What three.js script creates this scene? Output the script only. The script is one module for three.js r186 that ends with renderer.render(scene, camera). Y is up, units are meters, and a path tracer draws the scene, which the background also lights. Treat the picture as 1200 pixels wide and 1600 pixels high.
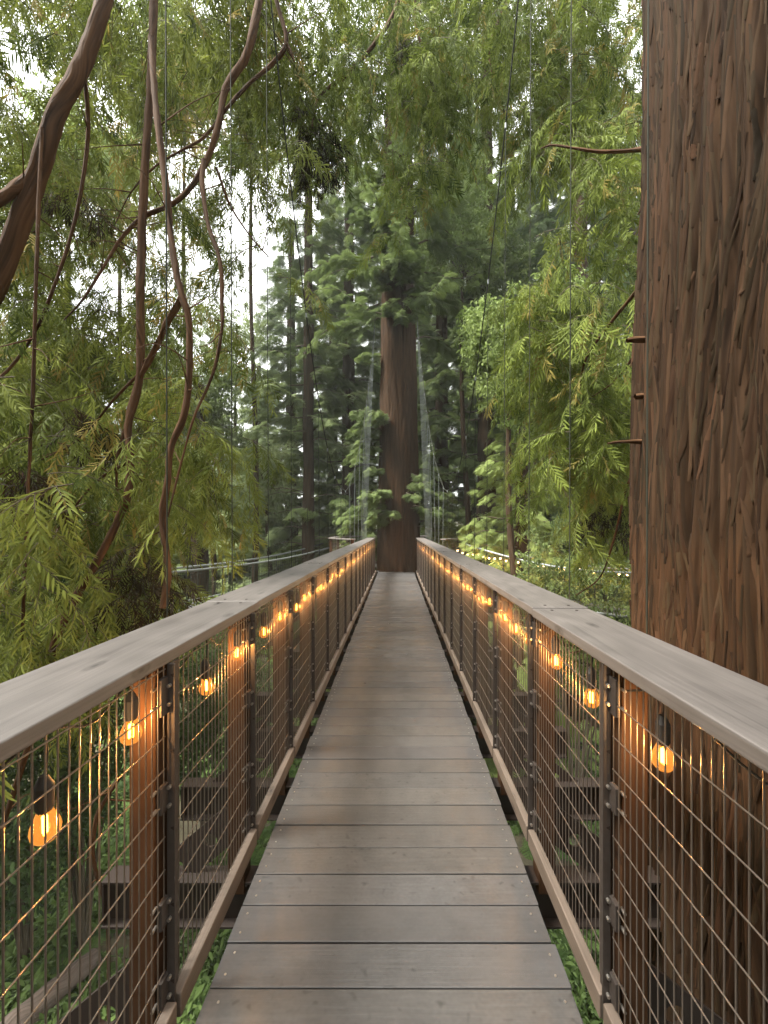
import * as THREE from 'three';
import { RoundedBoxGeometry } from 'three/addons/geometries/RoundedBoxGeometry.js';
import { ImprovedNoise } from 'three/addons/math/ImprovedNoise.js';
import { mergeGeometries } from 'three/addons/utils/BufferGeometryUtils.js';

// ------------------------------------------------------------------ camera, sky, sun, exposure
const scene = new THREE.Scene();
const EYE = 1.6, F = 600, PX = 620, PY = 822;            // eye height; focal length and vanishing point in photo pixels
const camera = new THREE.PerspectiveCamera(2 * Math.atan(800 / F) * 180 / Math.PI, 0.75, 0.05, 1500);
camera.position.set(0, EYE, 0);
camera.lookAt(0, EYE, -10);
camera.setViewOffset(1200, 1600, 600 - PX, 800 - PY, 1200, 1600);
const renderer = new THREE.WebGLRenderer({ antialias: true });
renderer.toneMapping = THREE.LinearToneMapping;
renderer.toneMappingExposure = 5;
renderer.outputColorSpace = THREE.SRGBColorSpace;
renderer.shadowMap.enabled = true;
{
  const w = 64, h = 32, d = new Float32Array(w * h * 4);
  for (let j = 0; j < h; j++) for (let i = 0; i < w; i++) {
    const el = ((j + 0.5) / h - 0.5) * Math.PI, s = Math.max(0, Math.sin(el));
    const L = 1.0 * (1 + 2 * s) / 3, k = (j * w + i) * 4;
    d[k] = L * 0.985; d[k + 1] = L; d[k + 2] = L * 0.995; d[k + 3] = 1;
  }
  const t = new THREE.DataTexture(d, w, h, THREE.RGBAFormat, THREE.FloatType);
  t.mapping = THREE.EquirectangularReflectionMapping; t.magFilter = THREE.LinearFilter; t.minFilter = THREE.LinearFilter; t.needsUpdate = true;
  scene.background = t; scene.environment = t; scene.environmentIntensity = 1;
}
const sun = new THREE.DirectionalLight(new THREE.Color(1, 0.955, 0.87), 3.2);
sun.position.set(-22, 36, 0); sun.target.position.set(0, 0, -8);
sun.castShadow = true; sun.shadow.radius = 32;
Object.assign(sun.shadow.camera, { left: -45, right: 45, top: 45, bottom: -45, near: 1, far: 140 });
scene.add(sun, sun.target);
scene.fog = new THREE.FogExp2(new THREE.Color(0.9, 0.95, 0.92), 0.0013);

// ------------------------------------------------------------------ helpers
let seedState = 1234567;
function rnd() { seedState |= 0; seedState = (seedState + 0x6D2B79F5) | 0; let t = Math.imul(seedState ^ (seedState >>> 15), 1 | seedState); t = (t + Math.imul(t ^ (t >>> 7), 61 | t)) ^ t; return ((t ^ (t >>> 14)) >>> 0) / 4294967296; }
const rr = (a, b) => a + (b - a) * rnd();
const reseed = (s) => { seedState = s; };
const pick = (a) => a[Math.floor(rnd() * a.length)];
const IN = new ImprovedNoise();
const noise = (x, y, z = 0) => IN.noise(x, y, z);
const V = (x, y, z) => new THREE.Vector3(x, y, z);
const at = (x, y, d) => V((x - PX) / F * d, EYE - (y - PY) / F * d, -d);
const UPV = V(0, 1, 0);
const counts = {};
function numbered(name) { const n = counts[name] = (counts[name] ?? -1) + 1; return n ? name + '_' + String(n).padStart(3, '0') : name; }
function shade(m) { m.castShadow = true; m.receiveShadow = true; return m; }
function thing(name, label, category, [x, y, z] = [0, 0, 0], group) {
  const o = new THREE.Group(); o.name = numbered(name); o.position.set(x, y, z); scene.add(o);
  o.userData = { label, category }; if (group) o.userData.group = group;
  return o;
}
function obj(name, geo, m, parent, stuff) {
  const o = shade(new THREE.Mesh(geo, m)); o.name = parent === scene ? numbered(name) : name; parent.add(o);
  if (stuff) o.userData.kind = 'stuff';
  return o;
}
function struct(name, geo, m) { const o = obj(name, geo, m, scene); o.userData.kind = 'structure'; return o; }
function merge(list) {
  return mergeGeometries(list.map((g) => {
    if (!g.index) { const n = g.attributes.position.count; g.setIndex([...Array(n).keys()]); }
    for (const k of Object.keys(g.attributes)) if (!['position', 'normal', 'uv', 'color'].includes(k)) g.deleteAttribute(k);
    return g;
  }));
}
function boxUV(g, sx = 0, sy = 0) {
  const p = g.attributes.position, n = g.attributes.normal, uv = new Float32Array(p.count * 2);
  for (let i = 0; i < p.count; i++) {
    const ax = Math.abs(n.getX(i)), ay = Math.abs(n.getY(i)), az = Math.abs(n.getZ(i));
    let u, v;
    if (ay >= ax && ay >= az) { u = p.getX(i); v = p.getZ(i); } else if (ax >= az) { u = p.getY(i); v = p.getZ(i); } else { u = p.getX(i); v = p.getY(i); }
    uv[2 * i] = u + sx; uv[2 * i + 1] = v + sy;
  }
  g.setAttribute('uv', new THREE.BufferAttribute(uv, 2)); return g;
}
function box(cx, cy, cz, sx, sy, sz, r = 0.004, ou = 0, ov = 0) {
  const g = r > 0 ? new RoundedBoxGeometry(sx, sy, sz, 1, r) : new THREE.BoxGeometry(sx, sy, sz);
  boxUV(g, ou, ov); return g.translate(cx, cy, cz);
}
function rod(a, b, r, seg = 6) {                                         // straight cylinder from a to b
  const len = a.distanceTo(b), g = new THREE.CylinderGeometry(r, r, len, seg, 1);
  g.applyQuaternion(new THREE.Quaternion().setFromUnitVectors(UPV, b.clone().sub(a).normalize()));
  return g.translate((a.x + b.x) / 2, (a.y + b.y) / 2, (a.z + b.z) / 2);
}
function tube(pts, radius, seg = 8, bumpy = 0) {                         // tapered tube along points; radius(t)
  const n = pts.length, pos = [], nor = [], uv = [], idx = [];
  let nrm = null, len = 0;
  for (let i = 0; i < n; i++) {
    const t = pts[Math.min(n - 1, i + 1)].clone().sub(pts[Math.max(0, i - 1)]).normalize();
    if (!nrm) nrm = Math.abs(t.y) < 0.9 ? V(0, 1, 0).cross(t).normalize() : V(1, 0, 0).cross(t).normalize();
    nrm = nrm.sub(t.clone().multiplyScalar(nrm.dot(t))).normalize();
    const bi = t.clone().cross(nrm);
    if (i) len += pts[i].distanceTo(pts[i - 1]);
    const r0 = radius(i / (n - 1));
    for (let j = 0; j <= seg; j++) {
      const a = j / seg * Math.PI * 2, c = Math.cos(a), s = Math.sin(a);
      const d = V(nrm.x * c + bi.x * s, nrm.y * c + bi.y * s, nrm.z * c + bi.z * s);
      const r = r0 * (1 + bumpy * noise(c * 1.4 + pts[0].x * 3, s * 1.4, len * 2.2 / Math.max(r0 * 12, 0.25)) * 2);
      pos.push(pts[i].x + d.x * r, pts[i].y + d.y * r, pts[i].z + d.z * r); nor.push(d.x, d.y, d.z); uv.push(j / seg * Math.PI * 2 * r0, len);
    }
  }
  for (let i = 0; i < n - 1; i++) for (let j = 0; j < seg; j++) { const a = i * (seg + 1) + j, b = a + seg + 1; idx.push(a, a + 1, b, b, a + 1, b + 1); }
  const g = new THREE.BufferGeometry();
  g.setAttribute('position', new THREE.Float32BufferAttribute(pos, 3)); g.setAttribute('normal', new THREE.Float32BufferAttribute(nor, 3)); g.setAttribute('uv', new THREE.Float32BufferAttribute(uv, 2));
  g.setIndex(idx);
  if (bumpy) g.computeVertexNormals();
  return g;
}
const smooth = (pts, n) => new THREE.CatmullRomCurve3(pts, false, 'centripetal').getPoints(n);
function tex(w, h, fn, srgb, rx = 1, ry = 1) {
  const d = new Uint8Array(w * h * 4);
  for (let j = 0; j < h; j++) for (let i = 0; i < w; i++) {
    const c = fn(i / w, j / h), k = (j * w + i) * 4;
    for (let q = 0; q < 3; q++) { let v = Math.min(1, Math.max(0, Array.isArray(c) ? c[q] : c)); if (srgb) v = v <= 0.0031308 ? v * 12.92 : 1.055 * Math.pow(v, 1 / 2.4) - 0.055; d[k + q] = Math.round(v * 255); }
    d[k + 3] = 255;
  }
  const t = new THREE.DataTexture(d, w, h);
  t.wrapS = t.wrapT = THREE.RepeatWrapping; t.magFilter = THREE.LinearFilter; t.minFilter = THREE.LinearMipmapLinearFilter; t.generateMipmaps = true;
  if (srgb) t.colorSpace = THREE.SRGBColorSpace;
  t.repeat.set(rx, ry); t.needsUpdate = true; return t;
}
// tileable noise: blends two copies so that edges meet
function tn(u, v, fu, fv, s = 0) {
  const f = (a, b) => noise(a * fu + s, b * fv + s * 1.7, s * 3.1 + 0.37);
  return f(u, v) * (1 - u) * (1 - v) + f(u - 1, v) * u * (1 - v) + f(u, v - 1) * (1 - u) * v + f(u - 1, v - 1) * u * v;
}
const std = (o) => new THREE.MeshStandardMaterial(o);
const dull = (o) => new THREE.MeshPhysicalMaterial({ specularIntensity: 0.25, ...o });
const rgb = (r, g, b) => new THREE.Color().setRGB(r, g, b);

// ------------------------------------------------------------------ materials
// weathered rail wood: grain runs along v
const railGrain = (u, v) => { const w = tn(u, v, 3, 2, 5) * 0.05; const g = tn(u + w, v, 60, 3, 1) * 0.5 + tn(u + w, v, 150, 6, 2) * 0.35 + tn(u, v, 5, 3, 3) * 0.6; return g; };
const KN = [[0.2, 0.3], [0.62, 0.12], [0.8, 0.66], [0.33, 0.81], [0.52, 0.47]];
const knot = (u, v) => { let k = 0; for (const [a, b] of KN) { const d = Math.hypot((u - a) * 0.6, (v - b) * 0.6); k = Math.max(k, 0.7 * Math.exp(-((d / 0.009) ** 2)) + 0.3 * Math.exp(-(((d - 0.015) / 0.004) ** 2))); } return k; };
const railMap = tex(512, 1024, (u, v) => { const g = 1 + railGrain(u, v) * 0.58 + tn(u, v, 9, 11, 8) * 0.3 - knot(u, v) - Math.max(0, tn(u, v, 40, 2, 44) - 0.42) * 3; const st = Math.max(0, tn(u, v, 7, 9, 21) - 0.28) * 1.2; return [0.122 * g - st * 0.06, 0.108 * g - st * 0.055, 0.099 * g - st * 0.05]; }, true, 1 / 0.6, 1 / 1.4);
const railBump = tex(512, 1024, (u, v) => 0.5 + railGrain(u, v) * 0.4, false, 1 / 0.6, 1 / 1.4);
const M = {};
M.rail = std({ map: railMap, bumpMap: railBump, bumpScale: 0.0012, roughness: 0.52 });
const plankGrain = (u, v) => tn(u, v, 4, 90, 4) * 0.5 + tn(u, v, 9, 220, 6) * 0.4 + tn(u, v, 40, 60, 9) * 0.25;
const plankMap = tex(1024, 512, (u, v) => { const b = tn(u, v, 6, 4, 12) * 0.12 + tn(u, v, 21, 15, 15) * 0.16 + tn(u, v, 90, 80, 17) * 0.16 - Math.max(0, tn(u, v, 45, 38, 19) - 0.34) * 1.6, g = 1 + plankGrain(u, v) * 0.3 + b; return [0.067 * g, 0.066 * g, 0.065 * g]; }, true, 1 / 1.3, 1 / 0.9);
const plankBump = tex(1024, 512, (u, v) => 0.5 + plankGrain(u, v) * 0.5, false, 1 / 1.3, 1 / 0.9);
const plankRough = tex(256, 256, (u, v) => 0.41 + tn(u, v, 6, 5, 31) * 0.22 + tn(u, v, 19, 17, 33) * 0.1, false, 1 / 1.1, 1 / 1.3);
const plankTints = [[1, 1, 1], [0.9, 0.9, 0.92], [1.08, 1.06, 1.03], [0.96, 0.93, 0.9], [1.02, 1.03, 1.06]];
M.planks = plankTints.map((t) => std({ color: rgb(...t), map: plankMap, bumpMap: plankBump, bumpScale: 0.0009, roughness: 1, roughnessMap: plankRough }));
M.kerb = std({ color: rgb(1.0, 0.87, 0.74), map: railMap, bumpMap: railBump, bumpScale: 0.001, roughness: 0.65 });
M.post = dull({ color: rgb(0.46, 0.255, 0.135), map: railMap, bumpMap: railBump, bumpScale: 0.0012, roughness: 0.7 });
const steelRough = tex(128, 128, (u, v) => 0.5 + tn(u, v, 9, 9, 41) * 0.4, false, 4, 4);
M.steel = std({ color: rgb(0.045, 0.036, 0.031), metalness: 0.2, roughness: 0.95, roughnessMap: steelRough });
M.beam = std({ color: rgb(0.03, 0.021, 0.017), metalness: 0.2, roughness: 0.7 });
M.bolt = std({ color: rgb(0.42, 0.40, 0.37), metalness: 0.9, roughness: 0.38 });
M.wire = std({ color: rgb(0.24, 0.205, 0.175), metalness: 0.85, roughness: 0.36 });
M.cable = dull({ color: rgb(0.035, 0.038, 0.028), roughness: 0.7 });
M.bright = std({ color: rgb(0.2, 0.22, 0.22), metalness: 0.3, roughness: 0.45 });
M.cord = std({ color: rgb(0.02, 0.018, 0.016), roughness: 0.6 });
M.glass = new THREE.MeshPhysicalMaterial({ color: rgb(0.2, 0.07, 0.011), transmission: 0.97, thickness: 0, roughness: 0.05, ior: 1.45, emissive: rgb(1, 0.40, 0.06), emissiveIntensity: 5 });
M.filament = std({ color: rgb(0.1, 0.05, 0.02), emissive: rgb(1, 0.8, 0.5), emissiveIntensity: 34 });
M.farBulb = std({ color: rgb(0.1, 0.05, 0.02), emissive: rgb(1, 0.62, 0.28), emissiveIntensity: 2.2 });
M.farCap = M.cord;

const barkFib = (u, v) => { const w = tn(u, v, 3, 5, 51) * 0.07; return tn(u + w, v, 24, 2.5, 52) * 0.5 + tn(u + w * 1.3, v, 58, 5, 53) * 0.85 + tn(u + w, v, 120, 10, 54) * 0.45; };
const barkMap = tex(1024, 1024, (u, v) => { const f = barkFib(u, v), g = Math.max(0.25, 1 + f * 1.0), r = tn(u, v, 5, 3, 58) * 0.5 + tn(u, v, 11, 7, 59) * 0.25; return [g * (0.036 + r * 0.016), g * (0.0196 + r * 0.007), g * (0.0098 + r * 0.002)]; }, true, 1 / 1.1, 1 / 2.2);
const barkBump = tex(1024, 1024, (u, v) => 0.5 + barkFib(u, v) * 0.36, false, 1 / 1.1, 1 / 2.2);
M.bark = dull({ map: barkMap, bumpMap: barkBump, bumpScale: 0.02, roughness: 0.95 });
M.barkStrip = dull({ color: rgb(1, 1, 1), vertexColors: true, bumpMap: barkBump, bumpScale: 0.005, roughness: 0.92 });
M.barkDark = dull({ color: rgb(1.2, 1.4, 1.6), map: barkMap, bumpMap: barkBump, bumpScale: 0.012, roughness: 0.95 });
M.branch = dull({ color: rgb(2.0, 1.9, 1.85), map: barkMap, bumpMap: barkBump, bumpScale: 0.008, roughness: 0.85 });
M.twig = std({ color: rgb(0.075, 0.058, 0.036), roughness: 0.9 });
M.leaf = new THREE.MeshPhysicalMaterial({ color: rgb(1, 1, 1), transmission: 0.42, thickness: 0, roughness: 0.93, ior: 1.3, specularIntensity: 0.35 });
M.needle = new THREE.MeshPhysicalMaterial({ color: rgb(1, 1, 1), transmission: 0.36, thickness: 0, roughness: 0.95, ior: 1.3, specularIntensity: 0.25 });
const soilMap = tex(512, 512, (u, v) => { const a = tn(u, v, 6, 6, 61) * 0.5 + tn(u, v, 25, 25, 62) * 0.4 + tn(u, v, 70, 70, 63) * 0.4; return [0.07 * (1 + a), 0.06 * (1 + a * 0.9), 0.034 * (1 + a * 0.8)]; }, true, 1 / 5, 1 / 5);
M.soil = std({ map: soilMap, roughness: 1 });

// ------------------------------------------------------------------ leaves (shared geometries)
function leafGeo(len, wid, droop, fold) {                                 // lanceolate leaf growing along +z, upper side +y
  const n = 5, pos = [], idx = [];
  for (let i = 0; i <= n; i++) {
    const t = i / n, w = wid * 0.5 * Math.pow(Math.sin(Math.PI * Math.min(1, 0.06 + t * 0.94)), 0.75) * (i === n ? 0 : 1);
    const z = len * t, y = -droop * len * t * t;
    pos.push(-w, y + fold * w, z, 0, y, z, w, y + fold * w, z);
  }
  for (let i = 0; i < n; i++) { const a = i * 3, b = a + 3; idx.push(a, a + 1, b, b, a + 1, b + 1, a + 1, a + 2, b + 1, b + 1, a + 2, b + 2); }
  const g = new THREE.BufferGeometry();
  g.setAttribute('position', new THREE.Float32BufferAttribute(pos, 3));
  g.setAttribute('uv', new THREE.Float32BufferAttribute(new Float32Array(pos.length / 3 * 2), 2));
  g.setIndex(idx); g.computeVertexNormals(); return g;
}
const T = new THREE.Matrix4(), TQ = new THREE.Quaternion(), TE = new THREE.Euler();
function placed(g, p, yaw, pitch, roll, s = 1) { TE.set(pitch, yaw, roll, 'YXZ'); return g.clone().applyMatrix4(T.compose(p, TQ.setFromEuler(TE), V(s, s, s))); }
// a sprig: drooping twig along +z with narrow leaves in two ranks and a star of leaves at the tip; returns its leaves singly
function sprigLeaves(seed, len, count, leafLen, leafWid) {
  reseed(seed);
  const out = [], pts = [];
  for (let i = 0; i <= 5; i++) { const t = i / 5; pts.push(V(Math.sin(t * 2 + seed) * len * 0.06, -0.28 * len * t * t, len * t)); }
  const curve = new THREE.CatmullRomCurve3(pts);
  for (let i = 0; i < count; i++) {
    const t = 0.12 + 0.88 * i / (count - 1), side = i % 2 ? 1 : -1, p = curve.getPoint(t), L = leafLen * rr(0.75, 1.2) * (0.75 + 0.35 * Math.sin(t * 2.6));
    out.push(placed(leafGeo(L, leafWid * rr(0.8, 1.2), rr(0.1, 0.5), rr(0.1, 0.5)), p, side * rr(0.55, 1.05) * (1 - 0.4 * t), rr(-0.1, 0.45), side * rr(-0.5, 0.4)));
  }
  for (let i = 0; i < 4; i++) out.push(placed(leafGeo(leafLen * rr(0.7, 1.1), leafWid, rr(0.1, 0.5), 0.3), pts[5], rr(-0.9, 0.9), rr(-0.2, 0.7), rr(-0.5, 0.5)));
  return { leaves: out, stem: tube(pts, (t) => 0.0022 * (1.2 - t), 3) };
}
const SPRIG = [0, 1, 2, 3].map((k) => sprigLeaves(100 + k * 17, 0.17 + 0.04 * k, 10 + 2 * k, 0.078, 0.0102));
const sprigGeos = SPRIG.map((s) => merge(s.leaves.map((g) => g.clone()).concat(s.stem.clone())));
// redwood frond: a flat spray of needles along side twigs
function frondGeo(seed, pairs, needleLen, needleWid) {
  reseed(seed);
  const pos = [], idx = [];
  const quad = (p, d, side, L, W, dy) => { // one needle: thin kite
    const a = pos.length / 3;
    const q = (f, s, h) => pos.push(p.x + d.x * f * L + side.x * s * W, p.y + d.y * f * L + h, p.z + d.z * f * L + side.z * s * W);
    q(0, 0, 0); q(0.45, 0.5, dy * 0.4); q(1, 0, dy); q(0.45, -0.5, dy * 0.4);
    idx.push(a, a + 1, a + 2, a, a + 2, a + 3);
  };
  const axis = (base, dir, L, n, scale) => {
    const right = V(dir.z, 0, -dir.x).normalize();
    for (let i = 0; i < n; i++) {
      const t = i / n, p = base.clone().addScaledVector(dir, L * t); p.y -= 0.22 * L * t * t;
      for (const s of [-1, 1]) {
        const d = dir.clone().multiplyScalar(0.75).addScaledVector(right, s * 0.75); d.y += rr(-0.25, 0.12); d.normalize();
        quad(p, d, V(d.z, 0, -d.x), needleLen * scale * rr(0.8, 1.15), needleWid * scale, rr(-0.02, 0.01));
      }
    }
    const tip = base.clone().addScaledVector(dir, L); tip.y -= 0.22 * L;
    quad(tip, dir, right, needleLen * scale, needleWid * scale, -0.02);
  };
  for (let i = 0; i < pairs; i++) {
    const t = 0.08 + 0.88 * i / pairs, L = 0.42 * Math.sin(Math.PI * (0.22 + 0.74 * t)) * rr(0.8, 1.1);
    for (const s of [-1, 1]) {
      const d = V(s * Math.sin(0.95 - 0.25 * t), rr(-0.22, 0.06), Math.cos(0.95 - 0.25 * t)).normalize();
      axis(V(0, -0.12 * t * t, t), d, L, Math.max(3, Math.round(L * 22)), 1);
    }
  }
  axis(V(0, 0, 0.0), V(0, -0.1, 1).normalize(), 1, 12, 1);
  const g = new THREE.BufferGeometry();
  g.setAttribute('position', new THREE.Float32BufferAttribute(pos, 3)); g.setAttribute('uv', new THREE.Float32BufferAttribute(new Float32Array(pos.length / 3 * 2), 2));
  g.setIndex(idx); g.computeVertexNormals(); return g;
}
const frondGeos = [frondGeo(7, 5, 0.16, 0.038), frondGeo(29, 5, 0.18, 0.04), frondGeo(41, 6, 0.15, 0.036)];
// a cluster of small broad leaves for far trees and shrubs
function clusterGeo(seed, n, L, W) {
  reseed(seed); const list = [];
  for (let i = 0; i < n; i++) { const p = V(rr(-1, 1), rr(-1, 1), rr(-1, 1)).normalize().multiplyScalar(Math.cbrt(rnd())); p.y *= 0.6; list.push(placed(leafGeo(L * rr(0.7, 1.2), W * rr(0.8, 1.2), rr(0.1, 0.6), 0.3), p, rr(0, 6.3), rr(-0.3, 1.0), rr(-0.6, 0.6))); }
  return merge(list);
}
const clusterGeos = [clusterGeo(3, 26, 0.5, 0.17), clusterGeo(9, 26, 0.45, 0.2)];

// collects placed copies of a leaf geometry, then adds them as one part
class Leaves {
  constructor(geos, mat) { this.geos = geos; this.mat = mat; this.m = geos.map(() => []); this.c = geos.map(() => []); }
  add(p, dir, up, scale, color) {
    const k = Math.floor(rnd() * this.geos.length);
    const z = dir.clone().normalize(), x = up.clone().cross(z); if (x.lengthSq() < 1e-6) x.set(1, 0, 0); x.normalize();
    const y = z.clone().cross(x);
    this.m[k].push(new THREE.Matrix4().makeBasis(x, y, z).scale(V(scale, scale, scale)).setPosition(p));
    this.c[k].push(color);
  }
  build(name, parent) {
    this.geos.forEach((g, k) => {
      const n = this.m[k].length; if (!n) return;
      const im = shade(new THREE.InstancedMesh(g, this.mat, n));
      for (let i = 0; i < n; i++) { im.setMatrixAt(i, this.m[k][i]); im.setColorAt(i, this.c[k][i]); }
      im.name = name; im.userData.kind = 'stuff'; parent.add(im);
    });
  }
}
function mix3(a, b, t) { return rgb(a[0] + (b[0] - a[0]) * t, a[1] + (b[1] - a[1]) * t, a[2] + (b[2] - a[2]) * t); }

// ------------------------------------------------------------------ ground
function groundY(x, z) {
  const d = Math.hypot(x, z);
  return -5.2 - 0.6 * Math.sin(x * 0.11 + 1) + 1.4 * noise(x * 0.045, z * 0.045, 2) + 0.25 * noise(x * 0.3, z * 0.3, 5) + Math.max(0, d - 18) * 0.045 + Math.max(0, x - 8) * 0.04;
}
{
  const n = 150, size = 640, pos = [], uv = [], idx = [];
  for (let j = 0; j <= n; j++) for (let i = 0; i <= n; i++) {
    const f = (k) => { const t = k / n * 2 - 1; return Math.sign(t) * (Math.abs(t) * 0.14 + Math.pow(Math.abs(t), 3) * 0.86) * size / 2; };
    const x = f(i), z = f(j) - 10; pos.push(x, groundY(x, z), z); uv.push(x, z);
  }
  for (let j = 0; j < n; j++) for (let i = 0; i < n; i++) { const a = j * (n + 1) + i, b = a + n + 1; idx.push(a, b, a + 1, b, b + 1, a + 1); }
  const g = new THREE.BufferGeometry();
  g.setAttribute('position', new THREE.Float32BufferAttribute(pos, 3)); g.setAttribute('uv', new THREE.Float32BufferAttribute(uv, 2)); g.setIndex(idx); g.computeVertexNormals();
  struct('ground', g, M.soil);
}

// ------------------------------------------------------------------ the footbridge
const LX = -0.757, RX = 0.705, PITCH = 0.715, D0 = 1.26, NP = 18;       // mesh planes, post spacing, first post in view
const DECK_END = 13.5;
const depthOf = (k) => D0 + PITCH * k;
const bridge = thing('suspension_footbridge', 'narrow suspension footbridge of grey brown planks with timber handrails and wire mesh sides', 'footbridge', [0, 0, 0]);
{
  reseed(11);
  const P = 0.1455;
  for (let i = -10; i * P + 0.02 < DECK_END - 0.15; i++) {
    const z = -(i * P + 0.02) - P / 2, w = 1.252 + rr(-0.006, 0.006), rise = rr(-0.0012, 0.0012);
    const g = box(0, 0, 0, w, 0.026, P - 0.005, 0.003, rr(0, 9), rr(0, 9));
    const p = obj('plank', g, M.planks[Math.floor(rnd() * 5)], bridge);
    p.position.set(-0.025 + rr(-0.004, 0.004), -0.013 + rise, z); p.rotation.y = rr(-0.0015, 0.0015); p.rotation.z = rr(-0.0012, 0.0012);
    if (i > 0 && i < 34) {
      const sc = [];
      for (const sx of [-1, 1]) for (const sz of [-0.035, 0.035]) sc.push(new THREE.CylinderGeometry(0.0042, 0.0046, 0.0022, 8).translate(sx * (w / 2 - rr(0.035, 0.05)), 0.0138, sz + rr(-0.004, 0.004)));
      const s = obj('screw', merge(sc), M.bolt, p, true);
    }
  }
  // stringers under the planks
  for (const x of [-0.5, 0, 0.45]) obj('stringer', box(x, -0.115, -6, 0.06, 0.17, 15.2, 0.004), M.beam, bridge);
}
const sides = [{ s: -1, x: LX }, { s: 1, x: RX }];
function plateWithHoles(a, b, wid, thick, holes) {                        // flat bar from a to b in the plane across the bridge, with round holes
  const dir = b.clone().sub(a), L = dir.length(), sh = new THREE.Shape();
  sh.moveTo(0, -wid / 2); sh.lineTo(L, -wid / 2); sh.lineTo(L, wid / 2); sh.lineTo(0, wid / 2); sh.closePath();
  for (let i = 0; i < holes; i++) { const h = new THREE.Path(); h.absarc(L * (i + 0.75) / (holes + 0.5), 0, wid * 0.2, 0, Math.PI * 2, true); sh.holes.push(h); }
  const g = new THREE.ExtrudeGeometry(sh, { depth: thick, bevelEnabled: false, curveSegments: 14 });
  g.translate(0, 0, -thick / 2).rotateZ(Math.atan2(dir.y, dir.x));
  return g.translate(a.x, a.y, a.z);
}
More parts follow.
